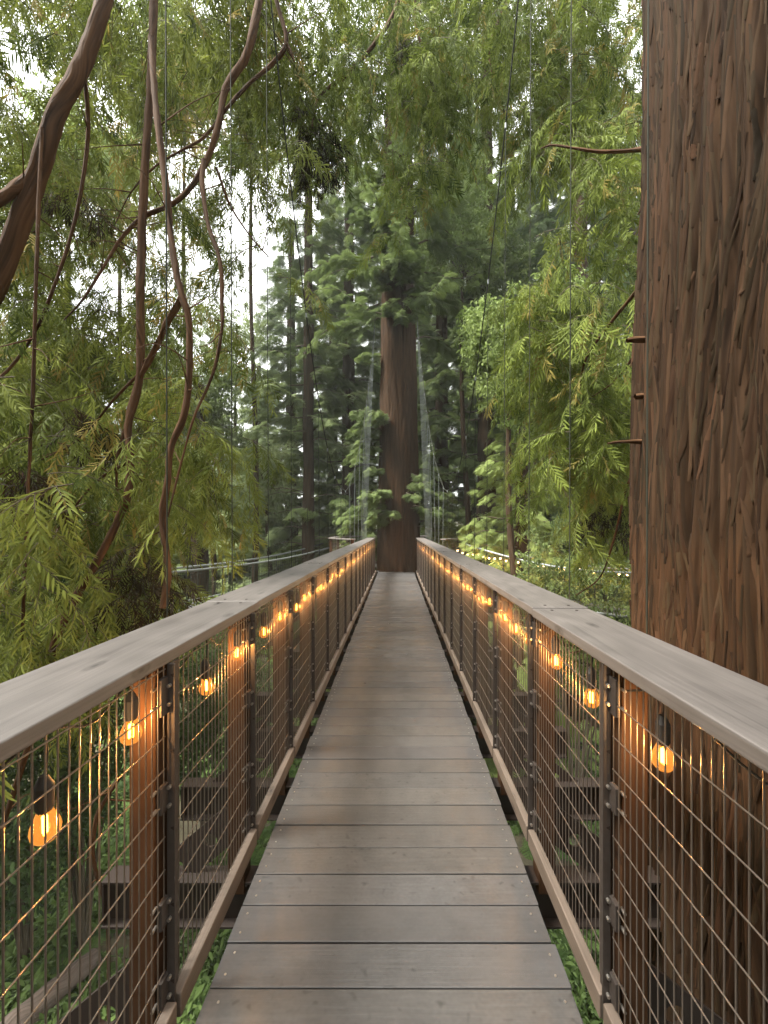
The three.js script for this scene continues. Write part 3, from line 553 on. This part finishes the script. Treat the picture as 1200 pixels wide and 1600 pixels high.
// -- the big redwood on the right, with the sprays that hang from it
{
  reseed(77);
  const R = 1.225, bx = 2.62, bz = -1.86, by = groundY(bx, bz);
  const tree = thing('redwood_tree', 'huge redwood trunk with shredded reddish brown bark close behind the right handrail', 'tree', [bx, by, bz]);
  const yTop = 22, toCam = Math.atan2(0 - bz, 0 - bx);
  const rows = (t) => (t < 0.84 ? t / 0.84 * 12.5 : 12.5 + (t - 0.84) / 0.16 * (yTop - 12.5));
  const Rat = (y) => (R + (R * 0.86 - R) * (y / yTop)) * (1 + Math.exp(-y / 1.3) * 0.45);
  obj('trunk', trunkGeo(R, R * 0.86, 0, yTop, 900, 440, 4.3, toCam, 0.8, 2.7, rows), M.bark, tree);
  const strips = barkStrips(5200, Rat, toCam - 1.45, toCam + 1.45, 2.5, 12.3, 4.3, 1.3);
  obj('bark_strip', strips, M.barkStrip, tree, true);
  const B = tree.position.clone(), loc = (x, y, d) => at(x, y, d).sub(B);
  const br = (list, r0, r1, n = 30, seg = 7) => obj('branch', bough(list.map(([x, y, d]) => loc(x, y, d)), r0, r1, n, seg), M.branch, tree);
  // broken stubs and thin branches on the left flank
  br([[1010, 530, 2.25], [990, 531, 2.25], [979, 532, 2.25]], 0.02, 0.012, 8);
  br([[1010, 690, 2.3], [985, 690, 2.3], [960, 691, 2.3], [949, 693, 2.3]], 0.017, 0.004, 10);
  br([[1010, 618, 2.3], [992, 620, 2.3]], 0.02, 0.015, 6);
  br([[1010, 232, 2.6], [985, 235, 2.7], [940, 237, 2.8], [900, 232, 2.9], [862, 227, 3.0], [845, 232, 3.1]], 0.016, 0.005, 24);
  br([[1010, 440, 3.0], [990, 461, 3.2], [945, 517, 3.5], [915, 562, 3.7], [905, 610, 3.8]], 0.02, 0.008, 30);
  br([[1000, 545, 3.2], [955, 600, 3.6], [925, 620, 3.8]], 0.012, 0.005, 20);
  br([[1010, 700, 3.3], [980, 760, 3.8], [960, 840, 4.2], [935, 905, 4.6], [900, 930, 4.9]], 0.016, 0.006, 30);
  br([[640, -200, 6.0], [622, 0, 5.4], [593, 58, 5.2], [541, 117, 5.0], [500, 150, 4.9], [490, 185, 4.85], [488, 200, 4.85]], 0.034, 0.012, 40);
  br([[900, -250, 6.2], [780, 30, 5.8], [765, 80, 5.7], [772, 130, 5.7], [788, 175, 5.8]], 0.025, 0.008, 30);
  br([[700, -220, 6.2], [650, -10, 5.9], [655, 60, 5.8], [690, 110, 5.8], [715, 160, 5.9]], 0.03, 0.006, 30);
  const bag = new Leaves(sprigGeos, M.leaf), twigs = [];
  const dark = [0.06, 0.092, 0.02], light = [0.24, 0.295, 0.06];
  const C = [];
  for (let i = 0; i < 40; i++) C.push([rr(835, 1010), rr(-60, 720), rr(3.7, 6.5), 0.42, 7]);
  for (let i = 0; i < 16; i++) C.push([rr(840, 985), rr(380, 720), rr(3.6, 5), 0.35, 8]);
  for (let i = 0; i < 16; i++) C.push([rr(930, 1010), rr(700, 820), rr(4.2, 6.5), 0.35, 5]);
  for (let i = 0; i < 64; i++) { const x = rr(455, 860); C.push([x, rr(-120, 215 - Math.abs(x - 640) * 0.2), rr(4.6, 7.5), 0.5, 7]); }
  for (const q of [[490, 215, 5.0, 0.3, 7], [470, 120, 5.0, 0.4, 6], [650, 120, 5.8, 0.4, 8], [640, 260, 6.0, 0.4, 7], [630, 340, 6.2, 0.35, 6], [840, 130, 5.4, 0.35, 9], [700, 230, 6, 0.4, 6], [580, 180, 5.8, 0.4, 6]]) C.push(q);
  const bark = (q) => Math.hypot(q.x, q.z) < 1.42;
  for (const [x, y, d, r, n] of C) clump(bag, twigs, loc(x, y, d), r, n, 0.66, dark, light, d > 5.5 ? 1.4 : 1.15, (q) => bark(q) || overBridge(q.clone().add(B)));
  obj('twig', merge(twigs), M.twig, tree, true);
  bag.build('foliage', tree);
  const dead = new Leaves(sprigGeos, M.leaf), dt = [];
  for (const [x, y, d, r, n] of [[490, 205, 4.9, 0.14, 12], [500, 245, 4.9, 0.16, 12], [648, 70, 5.8, 0.12, 8], [650, 110, 5.8, 0.1, 6], [952, 800, 4.5, 0.13, 10]]) clump(dead, dt, loc(x, y, d), r, n, 0.3, [0.012, 0.013, 0.006], [0.04, 0.03, 0.016], 1.0, (q) => overBridge(q.clone().add(B)));
  dead.build('dead_leaf_cluster', tree);
}

// -- conifers
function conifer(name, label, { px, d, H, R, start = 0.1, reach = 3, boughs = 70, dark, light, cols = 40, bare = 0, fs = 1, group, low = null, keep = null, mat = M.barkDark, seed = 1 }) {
  reseed(seed * 131 + 7);
  const bx = (px - PX) / F * d, bz = -d, by = groundY(bx, bz) - 0.2;
  const t = thing(name, label, 'tree', [bx, by, bz], group);
  obj('trunk', trunkGeo(R, R * 0.25, 0, H, cols, Math.round(cols * 1.6), seed * 3.3), mat, t);
  const bag = new Leaves(frondGeos, M.needle), limbs = [];
  const addBough = (h, az, L, rise, dens = 1) => {
    const pts = [], out = V(Math.cos(az), 0, Math.sin(az)), r0 = R * (1 - 0.75 * h / H) * 0.9;
    for (let k = 0; k <= 6; k++) { const q = k / 6; pts.push(V(out.x * (r0 + L * q), h + rise * L * q - 0.42 * L * q * q + 0.12 * L * q * q * q + 0.05 * L * Math.sin(q * 7 + az), out.z * (r0 + L * q))); }
    if (keep && pts.some((p) => !keep(p))) return;
    limbs.push(tube(pts, (q) => (0.012 + L * 0.009) * (1.12 - q), 4));
    const n = Math.max(4, Math.round(L / 0.058 * dens)), tone = rr(0, 0.55);
    for (let k = 0; k < n; k++) {
      const q = 0.18 + 0.82 * (k + rnd() * 0.6) / n, f = Math.min(5.999, q * 6), p = pts[Math.floor(f)].clone().lerp(pts[Math.floor(f) + 1], f % 1), td = pts[Math.floor(f) + 1].clone().sub(pts[Math.floor(f)]).normalize();
      p.y += rr(-0.13, 0.05) * Math.min(2, L) * (0.4 + q); const s = k % 2 ? 1 : -1, side = V(-out.z, 0, out.x).multiplyScalar(s), dir = td.clone().multiplyScalar(rr(0.4, 1)).addScaledVector(side, rr(0.3, 1.0)); dir.y -= rr(-0.15, 0.8);
      const len = fs * (0.26 + 0.16 * L * (1.15 - q)) * rr(0.5, 1.3);
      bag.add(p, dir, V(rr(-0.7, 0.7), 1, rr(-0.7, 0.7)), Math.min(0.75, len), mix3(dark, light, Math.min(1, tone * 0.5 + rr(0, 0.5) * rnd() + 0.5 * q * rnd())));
    }
    bag.add(pts[6].clone().lerp(pts[5], 0.3), pts[6].clone().sub(pts[5]), UPV, Math.min(0.8, fs * (0.26 + 0.08 * L)), mix3(dark, light, Math.min(1, tone + 0.4)));
  };
  for (let i = 0; i < boughs; i++) {
    const q = (i + rnd()) / boughs, h = H * (start + (1 - start) * q), L = reach * Math.pow(Math.max(0.02, 1 - q), 0.62) * rr(0.6, 1.1) + 0.3;
    addBough(h, i * 2.4 + rr(-0.5, 0.5), L, rr(0.05, 0.3));
  }
  for (let i = 0; i < bare; i++) { const h = H * rr(0.1, start), az = rr(0, 6.28), L = reach * rr(0.5, 1); const pts = [0, 1, 2, 3, 4].map((k) => V(Math.cos(az) * (R * 0.8 + L * k / 4), h + 0.1 * L * Math.sin(k * 0.7) - 0.12 * L * (k / 4) ** 2, Math.sin(az) * (R * 0.8 + L * k / 4))); limbs.push(tube(pts, (q) => 0.03 * (1.1 - q), 5)); }
  if (low) low(addBough, by);
  if (limbs.length) obj('limb', merge(limbs), M.twig, t, true);
  bag.build('crown', t);
  return t;
}
const GD = [0.085, 0.125, 0.045], GM = [0.22, 0.28, 0.095], GL = [0.26, 0.33, 0.095], GP = [0.26, 0.31, 0.14], GB = [0.12, 0.17, 0.09];
// the redwood that the bridge runs up to
{
  const px = 622.5, d = 14.3;
  conifer('redwood_tree', 'straight reddish redwood trunk at the far end of the footbridge', { px, d, H: 34, R: 0.86, start: 0.44, reach: 3.6, boughs: 74, dark: GD, light: GM, cols: 150, mat: M.bark, seed: 3, fs: 0.7,
    low: (add, by) => {
      const h = (y, dd = d) => EYE - (y - PY) / F * dd - by;
      for (let i = 0; i < 26; i++) add(h(rr(230, 470)), rr(0.6, 2.5), rr(0.9, 2.0), 0.12, 2.2);
      for (let i = 0; i < 24; i++) add(h(rr(370, 525)), rr(0.9, 2.2), rr(0.7, 1.4), 0.1, 2.2);
      for (let i = 0; i < 10; i++) add(h(rr(640, 720)), rr(2.2, 3.4), rr(0.7, 1.4), 0.15, 2.2);
      for (let i = 0; i < 16; i++) add(h(rr(735, 838)), i % 2 ? rr(2.0, 3.3) : rr(-0.2, 1.1), rr(0.9, 1.7), 0.2, 2.4);
      // small leafy shoots on the trunk
      for (const [y, az, L] of [[655, 2.2, 1.0], [670, 2.9, 1.3], [700, 2.6, 1.1], [735, 2.4, 0.9], [745, 0.9, 0.8], [770, 2.0, 1.2], [775, 1.2, 1.1], [790, 2.6, 1.4], [800, 1.7, 0.9], [800, 0.6, 1.5], [815, 2.9, 1.5], [812, 0.2, 1.6], [560, 2.8, 1.0], [520, 1.5, 1.2], [505, 1.9, 1.0], [510, 1.1, 1.1], [700, 3.3, 1.3], [730, 3.4, 1.4], [800, 3.3, 1.8], [810, 2.2, 0.8], [825, 0.4, 1.2]]) add(h(y), az, L, 0.16, 2.6);
    } });
}
// conifers behind, left of the far trunk
const far = 'conifers standing behind the footbridge';
conifer('conifer_tree', 'slim bare conifer trunk left of the far redwood with thin dead branches below its crown', { px: 482, d: 17.5, H: 27, R: 0.26, start: 0.42, reach: 2.6, boughs: 60, bare: 12, dark: GD, light: GP, seed: 5 });
conifer('conifer_tree', 'dark trunked conifer seen over the left handrail behind the hanging branches', { px: 312, d: 15.5, H: 13, R: 0.36, start: 0.5, reach: 2.6, boughs: 34, bare: 8, dark: GM, light: GP, seed: 6 });
conifer('conifer_tree', 'dense dark green conifer just left of the far redwood trunk', { px: 545, d: 19.5, H: 28, R: 0.4, start: 0.12, reach: 3.6, boughs: 120, dark: GD, light: GM, seed: 7 });
conifer('conifer_tree', 'bushy conifer with layered boughs against the bright sky left of centre', { px: 455, d: 23, H: 25, R: 0.4, start: 0.1, reach: 4.0, boughs: 120, dark: GB, light: GP, seed: 8 });
conifer('conifer_tree', 'mid green conifer right of the far redwood trunk', { px: 690, d: 20, H: 31, R: 0.4, start: 0.1, reach: 3.4, boughs: 120, dark: GD, light: GM, seed: 9 });
conifer('conifer_tree', 'tall dark conifer with shadowed trunk above the right handrail', { px: 760, d: 17.5, H: 34, R: 0.45, start: 0.3, reach: 3.2, boughs: 90, bare: 5, dark: GD, light: GM, seed: 10 });
conifer('conifer_tree', 'bright green feathery conifer close behind the right handrail lights', { px: 815, d: 12.5, H: 15.5, R: 0.22, start: 0.06, reach: 2.5, boughs: 110, dark: GM, light: GL, seed: 11, fs: 0.85 });
conifer('conifer_tree', 'dark blue green conifer between the bright green one and the huge trunk', { px: 905, d: 15, H: 32, R: 0.4, start: 0.08, reach: 3.4, boughs: 130, dark: GD, light: GB, seed: 12 });
conifer('conifer_tree', 'low fresh green conifer at the right beside the far redwood trunk', { px: 705, d: 16.5, H: 8.2, R: 0.14, start: 0.1, reach: 2.2, boughs: 110, dark: GM, light: GL, seed: 13, fs: 0.62 });
conifer('conifer_tree', 'low fresh green conifer at the left beside the far redwood trunk', { px: 545, d: 15.8, H: 7.4, R: 0.14, start: 0.1, reach: 2.2, boughs: 110, dark: GM, light: GL, seed: 14, fs: 0.62 });
{
  const L = [[20, 24, 18], [120, 29, 20], [205, 22, 12], [270, 33, 21], [345, 28, 15], [405, 34, 19], [520, 33, 34], [600, 30, 36], [660, 33, 38], [735, 28, 38], [800, 34, 42], [850, 25, 36], [930, 27, 38], [985, 21, 30], [1060, 26, 34], [1150, 22, 30], [-80, 22, 18], [385, 24, 10.5], [250, 19, 7.5], [140, 18, 8]];
  const words = ['leftmost of the pale conifers far behind the leaning tree', 'tall pale conifer far behind the leaning tree, second from the left edge', 'short hazy conifer behind the hanging branches', 'tall hazy conifer far off between the sinuous branches', 'hazy conifer below the white gap in the sky', 'pale conifer under the brightest gap of sky', 'far conifer filling the gap left of the central dark conifer', 'far tall conifer right behind the far redwood', 'far tall conifer peeping out right of the far redwood', 'far dark conifer behind the tall shadowed trunk on the right', 'farthest tall conifer above the right handrail', 'tall conifer behind the bright green feathery one', 'tall conifer behind the dark blue green one', 'tall conifer half hidden by the huge trunk', 'conifer behind the huge right trunk', 'conifer behind the huge trunk near the right edge', 'conifer just beyond the left edge behind the leaning tree', 'small rounded pale conifer behind the rope walkway on the left', 'small young conifer below the hanging branches near the left walkway', 'small young conifer low at the left behind the hanging leaves'];
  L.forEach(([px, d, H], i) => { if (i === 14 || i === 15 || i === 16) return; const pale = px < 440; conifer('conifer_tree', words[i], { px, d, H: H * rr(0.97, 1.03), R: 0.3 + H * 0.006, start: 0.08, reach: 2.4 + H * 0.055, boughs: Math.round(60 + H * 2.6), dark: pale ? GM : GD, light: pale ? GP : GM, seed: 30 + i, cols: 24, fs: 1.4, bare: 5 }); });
}

// the wood goes on behind the viewpoint
[[-5.5, 5, 30], [4.5, 7, 32], [-12, 3, 30], [11, 4, 32], [-2, 13, 34], [9, 14, 30], [-10, 13, 32], [-15, -4, 30]].forEach(([x, z, H], i) => {
  const d = 10, t = conifer('conifer_tree', 'tall dark conifer standing behind the viewpoint', { px: PX + 600 * x / d, d, H, R: 0.45, start: 0.12, reach: 3.6, boughs: 90, dark: GD, light: GM, seed: 80 + i, cols: 20, fs: 1.5, group: 'conifers behind the viewpoint' });
  t.position.set(x, groundY(x, z), z);
});

// -- broad crowned trees with golden and bright leaves
function leafy(label, { px, y, d, r, n, dark, light, R = 0.16, seed }) {
  reseed(seed);
  const c = at(px, y, d), by = groundY(c.x, c.z) - 0.2, t = thing('leafy_tree', label, 'tree', [c.x, by, c.z]), h = c.y - by;
  obj('trunk', bough([V(0, 0, 0), V(0.2, h * 0.35, 0.1), V(-0.1, h * 0.7, 0), V(0, h + r * 0.6, 0)], R, R * 0.3, 30, 8), M.barkDark, t);
  const bag = new Leaves(clusterGeos, M.leaf), limbs = [];
  const lobes = []; for (let i = 0; i < 16; i++) { const u = V(rr(-1, 1), rr(-1, 1), rr(-1, 1)).normalize().multiplyScalar(r * rr(0.3, 0.85)); u.y *= 1.25; const p = V(u.x, h + u.y, u.z); lobes.push(p); limbs.push(tube(smooth([V(0, h - r * 0.5, 0), p.clone().multiplyScalar(0.5).add(V(0, (h - r * 0.2) * 0.5, 0)), p], 8), (q) => 0.05 * (1.1 - q), 5)); }
  for (const p of lobes) { const tone = rnd(); for (let i = 0; i < n / 16; i++) { const u = V(rr(-1, 1), rr(-1, 1), rr(-1, 1)); const lr = r * 0.42; bag.add(p.clone().add(u.multiplyScalar(lr * Math.cbrt(rnd()))), V(rr(-1, 1), rr(-0.3, 0.3), rr(-1, 1)), V(rr(-0.4, 0.4), 1, rr(-0.4, 0.4)), rr(0.2, 0.34), mix3(dark, light, Math.min(1, tone * 0.6 + rnd() * 0.4))); } }
  obj('limb', merge(limbs), M.twig, t, true);
  bag.build('crown', t);
}
leafy('tree with golden yellow leaves glowing behind the upper left branches', { px: 290, y: 150, d: 19, r: 2.4, n: 620, dark: [0.25, 0.2, 0.05], light: [0.5, 0.38, 0.1], seed: 501 });
leafy('yellow leaved tree behind the leaning trunk at the left', { px: 190, y: 275, d: 20, r: 2.0, n: 420, dark: [0.22, 0.19, 0.05], light: [0.45, 0.34, 0.1], seed: 502 });
leafy('tall lacy leafy tree against the sky between the two hanging stems', { px: 225, y: 70, d: 16, r: 2.6, n: 560, dark: GM, light: GL, seed: 511 });
leafy('tall lacy leafy tree against the sky right of the curving upper branch', { px: 395, y: 170, d: 18, r: 2.5, n: 520, dark: GM, light: GL, seed: 512 });
leafy('lacy pale leafy tree against the sky behind the leaning trunk', { px: 110, y: 230, d: 15, r: 2.6, n: 560, dark: GM, light: GL, seed: 513 });
leafy('pale leafy tree below the largest gap of sky', { px: 370, y: 560, d: 24, r: 3.4, n: 800, dark: GP, light: [0.22, 0.27, 0.11], seed: 514 });
leafy('bright green leafy tree in the gap above the right handrail', { px: 800, y: 560, d: 11, r: 1.9, n: 900, dark: GM, light: [0.14, 0.2, 0.05], seed: 503 });
leafy('pale green leafy tree behind the rope walkway at the left', { px: 420, y: 740, d: 21, r: 3.0, n: 700, dark: GP, light: [0.17, 0.21, 0.1], seed: 504 });
leafy('fresh green leafy tree high at the right of the far redwood', { px: 725, y: 380, d: 16, r: 2.8, n: 1000, dark: GM, light: [0.13, 0.19, 0.05], seed: 505 });
leafy('light green leafy tree behind the low left branches', { px: 330, y: 620, d: 17, r: 2.4, n: 700, dark: GM, light: [0.14, 0.18, 0.075], seed: 506 });

// ------------------------------------------------------------------ undergrowth
{
  reseed(900);
  // ground cover, nobody could count it
  const bag = new Leaves(clusterGeos, M.leaf);
  for (let i = 0; i < 30000; i++) {
    const a = rr(-1.25, 1.25), d = 1 + 44 * Math.pow(rnd(), 1.7), x = Math.sin(a) * d * 1.25, z = -Math.cos(a) * d + 1.5;
    const patch = noise(x * 0.35, z * 0.35, 11); if (patch < -0.16) continue;
    bag.add(V(x, groundY(x, z) + rr(0.02, 0.25), z), V(rr(-1, 1), 0.1, rr(-1, 1)), V(rr(-0.3, 0.3), 1, rr(-0.3, 0.3)), rr(0.2, 0.42), mix3([0.08, 0.13, 0.035], [0.19, 0.28, 0.085], Math.min(1, Math.max(0, 0.5 + patch * 0.6 + rr(-0.3, 0.3)))));
  }
  const holder = new THREE.Group(); holder.name = 'ground_cover'; scene.add(holder); holder.userData = { kind: 'stuff', label: 'low green leafy plants covering the forest floor under the bridge', category: 'ground cover' };
  bag.build('leaves', holder);
}
// sword ferns and shrubs seen through the mesh and over the rails
function fern(label, x, z, s, seed, dark, light, group) {
  reseed(seed);
  const t = thing('fern', label, 'fern', [x, groundY(x, z), z], group), bag = new Leaves(frondGeos, M.needle), st = [];
  for (let i = 0; i < 13; i++) {
    const a = i * 2.4 + rr(-0.3, 0.3), L = s * rr(0.8, 1.2), d = V(Math.cos(a), rr(0.5, 1.3), Math.sin(a)).normalize();
    const pts = [0, 1, 2, 3, 4].map((k) => { const q = k / 4; return V(d.x * L * q, d.y * L * q - 0.55 * L * q * q, d.z * L * q); });
    st.push(tube(pts, (q) => 0.008 * (1.1 - q), 4));
    for (let k = 0; k < 4; k++) bag.add(pts[k], pts[k + 1].clone().sub(pts[k]), UPV, L * 0.42, mix3(dark, light, rnd()));
  }
  obj('stalk', merge(st), M.twig, t, true); bag.build('frond', t);
}
{
  reseed(950);
  const spots = [];
  for (let i = 0; i < 54; i++) { const sd = i % 3 === 0 ? 1 : -1; spots.push([sd * rr(2.2, 8), -rr(1.5, 12), rr(0.7, 1.3)]); }
  spots.forEach(([x, z, s], i) => { const w = (z > -5 ? 'close' : 'farther off') + ' below the ' + (x < 0 ? 'left' : 'right') + ' side of the footbridge'; fern('arching green fern ' + w, x, z, s, 1000 + i, [0.06, 0.11, 0.035], [0.15, 0.23, 0.07], 'ferns ' + w); });
}
function shrub(label, px, y, d, r, n, dark, light, seed) {
  reseed(seed);
  const c = at(px, y, d), by = groundY(c.x, c.z) - 0.1, h = c.y - by, t = thing('shrub', label, 'shrub', [c.x, by, c.z]), bag = new Leaves(clusterGeos, M.leaf), st = [];
  for (let i = 0; i < 9; i++) { const p = V(rr(-r, r) * 0.7, h + rr(-0.6, 0.5) * r, rr(-r, r) * 0.7); st.push(tube(smooth([V(0, 0, 0), V(p.x * 0.3, h * 0.5, p.z * 0.3), p], 8), (q) => 0.03 * (1.15 - q), 5)); }
  for (let i = 0; i < n; i++) { const u = V(rr(-1, 1), rr(-1, 1), rr(-1, 1)); if (u.lengthSq() > 1) { i--; continue; } const lump = 1 + 0.35 * noise(u.x * 2 + seed, u.y * 2, u.z * 2); bag.add(V(u.x * r * lump, h + u.y * r * 1.1 * lump - (1 - Math.abs(u.x)) * 0.0, u.z * r * lump), V(rr(-1, 1), rr(-0.4, 0.3), rr(-1, 1)), V(rr(-0.4, 0.4), 1, rr(-0.4, 0.4)), rr(0.16, 0.28), mix3(dark, light, rnd())); }
  obj('stem', merge(st), M.twig, t, true); bag.build('foliage', t);
}
shrub('leafy dark green shrub below the left handrail near the leaning branches', 130, 1010, 6.5, 1.6, 520, [0.04, 0.07, 0.022], [0.09, 0.14, 0.04], 1201);
shrub('light green shrub beside the rope walkway on the left', 330, 1000, 12, 1.5, 420, GM, GP, 1202);
shrub('green shrub behind the left handrail next to the slim bare trunk', 445, 905, 22, 2.0, 460, GM, GP, 1203);
shrub('dark green shrub under the far string lights on the right', 900, 930, 10.5, 2.0, 620, GD, GM, 1204);
shrub('green shrub at the foot of the bright feathery conifer on the right', 790, 870, 15, 1.9, 460, GM, GL, 1205);
shrub('broad shrub low behind the left mesh panels', 40, 1250, 6.2, 1.3, 420, [0.04, 0.075, 0.03], [0.1, 0.16, 0.055], 1206);
shrub('shrub behind the second left mesh panel', 330, 1110, 8.5, 1.5, 420, [0.04, 0.075, 0.03], [0.09, 0.14, 0.05], 1207);
// fallen log below the left mesh
{
  const a = at(-20, 1560, 5.0), b = at(150, 1380, 6.2), log = thing('fallen_log', 'grey fallen log lying in the greenery below the left mesh panel', 'log', [a.x, 0, a.z]);
  const O = log.position, ya = groundY(a.x, a.z) + 0.25, yb = groundY(b.x, b.z) + 0.3;
  obj('trunk', bough([V(a.x - O.x, ya, a.z - O.z), V((a.x + b.x) / 2 - O.x, (ya + yb) / 2 + 0.05, (a.z + b.z) / 2 - O.z), V(b.x - O.x, yb, b.z - O.z)], 0.2, 0.13, 30, 14), std({ color: rgb(3.2, 4.4, 7), map: barkMap, bumpMap: barkBump, bumpScale: 0.01, roughness: 0.95 }), log);
}

// ------------------------------------------------------------------ the platform round the far trunk
{
  const t = thing('viewing_platform', 'timber platform with railing round the far redwood trunk at the bridge end', 'platform', [0.04, 0, -14.4]);
  const R = 2.5, n = 10, pt = (i, r = R) => { const a = -Math.PI / 2 + Math.PI * 2 * i / n; return V(Math.cos(a) * r, 0, Math.sin(a) * r); };
  for (let i = 0; i < n; i++) {
    const a = pt(i), b = pt(i + 1), m = a.clone().add(b).multiplyScalar(0.5), L = a.distanceTo(b), ang = Math.atan2(-(b.z - a.z), b.x - a.x);
    if (m.z > 1.6 && Math.abs(m.x) < 1.3) continue;
    const put = (name, g, mat) => obj(name, g.rotateY(ang).translate(m.x, 0, m.z), mat, t);
    put('handrail_board', box(0, 1.171, 0, L + 0.08, 0.042, 0.2, 0.006), M.rail);
    put('kerb_board', box(0, 0.03, 0, L, 0.09, 0.036, 0.005), M.kerb);
    const w = []; for (let k = 0; k <= 18; k++) w.push(rod(V(-L / 2 + L * k / 18, 0.05, 0), V(-L / 2 + L * k / 18, 1.15, 0), 0.003, 3)); for (let k = 0; k <= 9; k++) w.push(rod(V(-L / 2, 0.06 + k * 0.12, 0), V(L / 2, 0.06 + k * 0.12, 0), 0.003, 3));
    put('wire_mesh_panel', merge(w), M.wire);
    obj('timber_post', box(a.x, 0.45, a.z, 0.09, 1.4, 0.09, 0.005), M.post, t);
  }
  for (let i = -16; i < 17; i++) { const z = i * 0.15, h = Math.sqrt(Math.max(0.01, (R + 0.1) ** 2 - z * z)), hole = Math.abs(z) < 1.02 ? Math.sqrt(1.02 ** 2 - z * z) : 0; if (z > 0.85) { if (h > 0.8) for (const s of [-1, 1]) obj('plank', box(s * (0.75 + h) / 2, -0.014, z, h - 0.75, 0.026, 0.142, 0.003), M.planks[(i + 20) % 5], t); continue; } if (hole) for (const s of [-1, 1]) obj('plank', box(s * (hole + h) / 2, -0.014, z, h - hole, 0.026, 0.142, 0.003), M.planks[(i + 20) % 5], t); else obj('plank', box(0, -0.014, z, 2 * h, 0.026, 0.142, 0.003), M.planks[(i + 20) % 5], t); }
}

// ------------------------------------------------------------------ the two other walkways in the trees
function walkway(label, a, b, h, seed) {
  reseed(seed);
  const t = thing('rope_walkway', label, 'footbridge', [a.x, a.y, a.z]), dir = b.clone().sub(a), L = dir.length(), side = V(dir.z, 0, -dir.x).normalize(), n = Math.round(L / 1.2);
  const P = (q, up, s) => dir.clone().multiplyScalar(q).add(V(0, up - 0.35 * Math.sin(q * Math.PI), 0)).addScaledVector(side, s);
  for (const s of [-0.5, 0.5]) {
    const top = [], low = []; for (let i = 0; i <= 24; i++) { top.push(P(i / 24, 0, s)); low.push(P(i / 24, -h, s)); }
    obj('rope_rail', tube(top, () => 0.035, 6), M.bright, t); obj('edge_beam', tube(low, () => 0.05, 6), M.bright, t);
    const net = []; for (let i = 0; i <= n * 10; i++) net.push(rod(P(i / n / 10, -h, s), P(i / n / 10, 0, s), 0.004, 3)); for (let k = 1; k < 9; k++) { const l = []; for (let i = 0; i <= 24; i++) l.push(P(i / 24, -h * k / 9, s)); net.push(tube(l, () => 0.004, 3)); }
    obj('netting', merge(net), M.cable, t, true);
    for (let i = 0; i <= n; i++) obj('post', rod(P(i / n, -h, s), P(i / n, 0.03, s), 0.016, 5), M.cable, t);
  }
  const pl = []; const m = Math.round(L / 0.16); for (let i = 0; i < m; i++) { const c = P((i + 0.5) / m, -h - 0.02, 0); const g = box(0, 0, 0, 0.98, 0.03, 0.145, 0); g.rotateY(Math.atan2(dir.x, dir.z)); pl.push(g.translate(c.x, c.y, c.z)); }
  obj('deck', merge(pl), M.planks[0], t, true);
}
walkway('pale rope walkway with netting seen over the left handrail', at(200, 897, 9.5), at(560, 835, 21), 1.05, 1301);
walkway('second walkway with a thin pale rail seen over the right handrail', at(740, 850, 12.5), at(1130, 890, 8.5), 1.05, 1302);
{
  reseed(1400);
  const a = at(715, 853, 12.3), b = at(1100, 890, 8.4), t = thing('string_light', 'string of tiny warm bulbs on the far walkway right of the bridge', 'string lights', [a.x, a.y, a.z]);
  const pts = [], n = 34;
  for (let i = 0; i <= n; i++) {
    const q = i / n, p = b.clone().sub(a).multiplyScalar(q); p.y -= 0.1 + 0.35 * Math.sin(q * Math.PI) * 0.4 + 0.06 * Math.abs(Math.sin(i * 0.8)); pts.push(p);
    const bl = obj('bulb', new THREE.SphereGeometry(0.03, 10, 8).translate(p.x, p.y - 0.05, p.z), M.farBulb, t);
    obj('socket', new THREE.CylinderGeometry(0.018, 0.018, 0.05, 6).translate(p.x, p.y, p.z), M.cord, bl);
    if (i % 3 === 0) { const li = new THREE.PointLight(new THREE.Color(1, 0.5, 0.16), 0.25, 5, 2); li.position.set(p.x, p.y - 0.05, p.z); li.castShadow = true; t.add(li); }
  }
  obj('cord', tube(smooth(pts, 140), () => 0.008, 4), M.cord, t);
}
renderer.render(scene, camera);
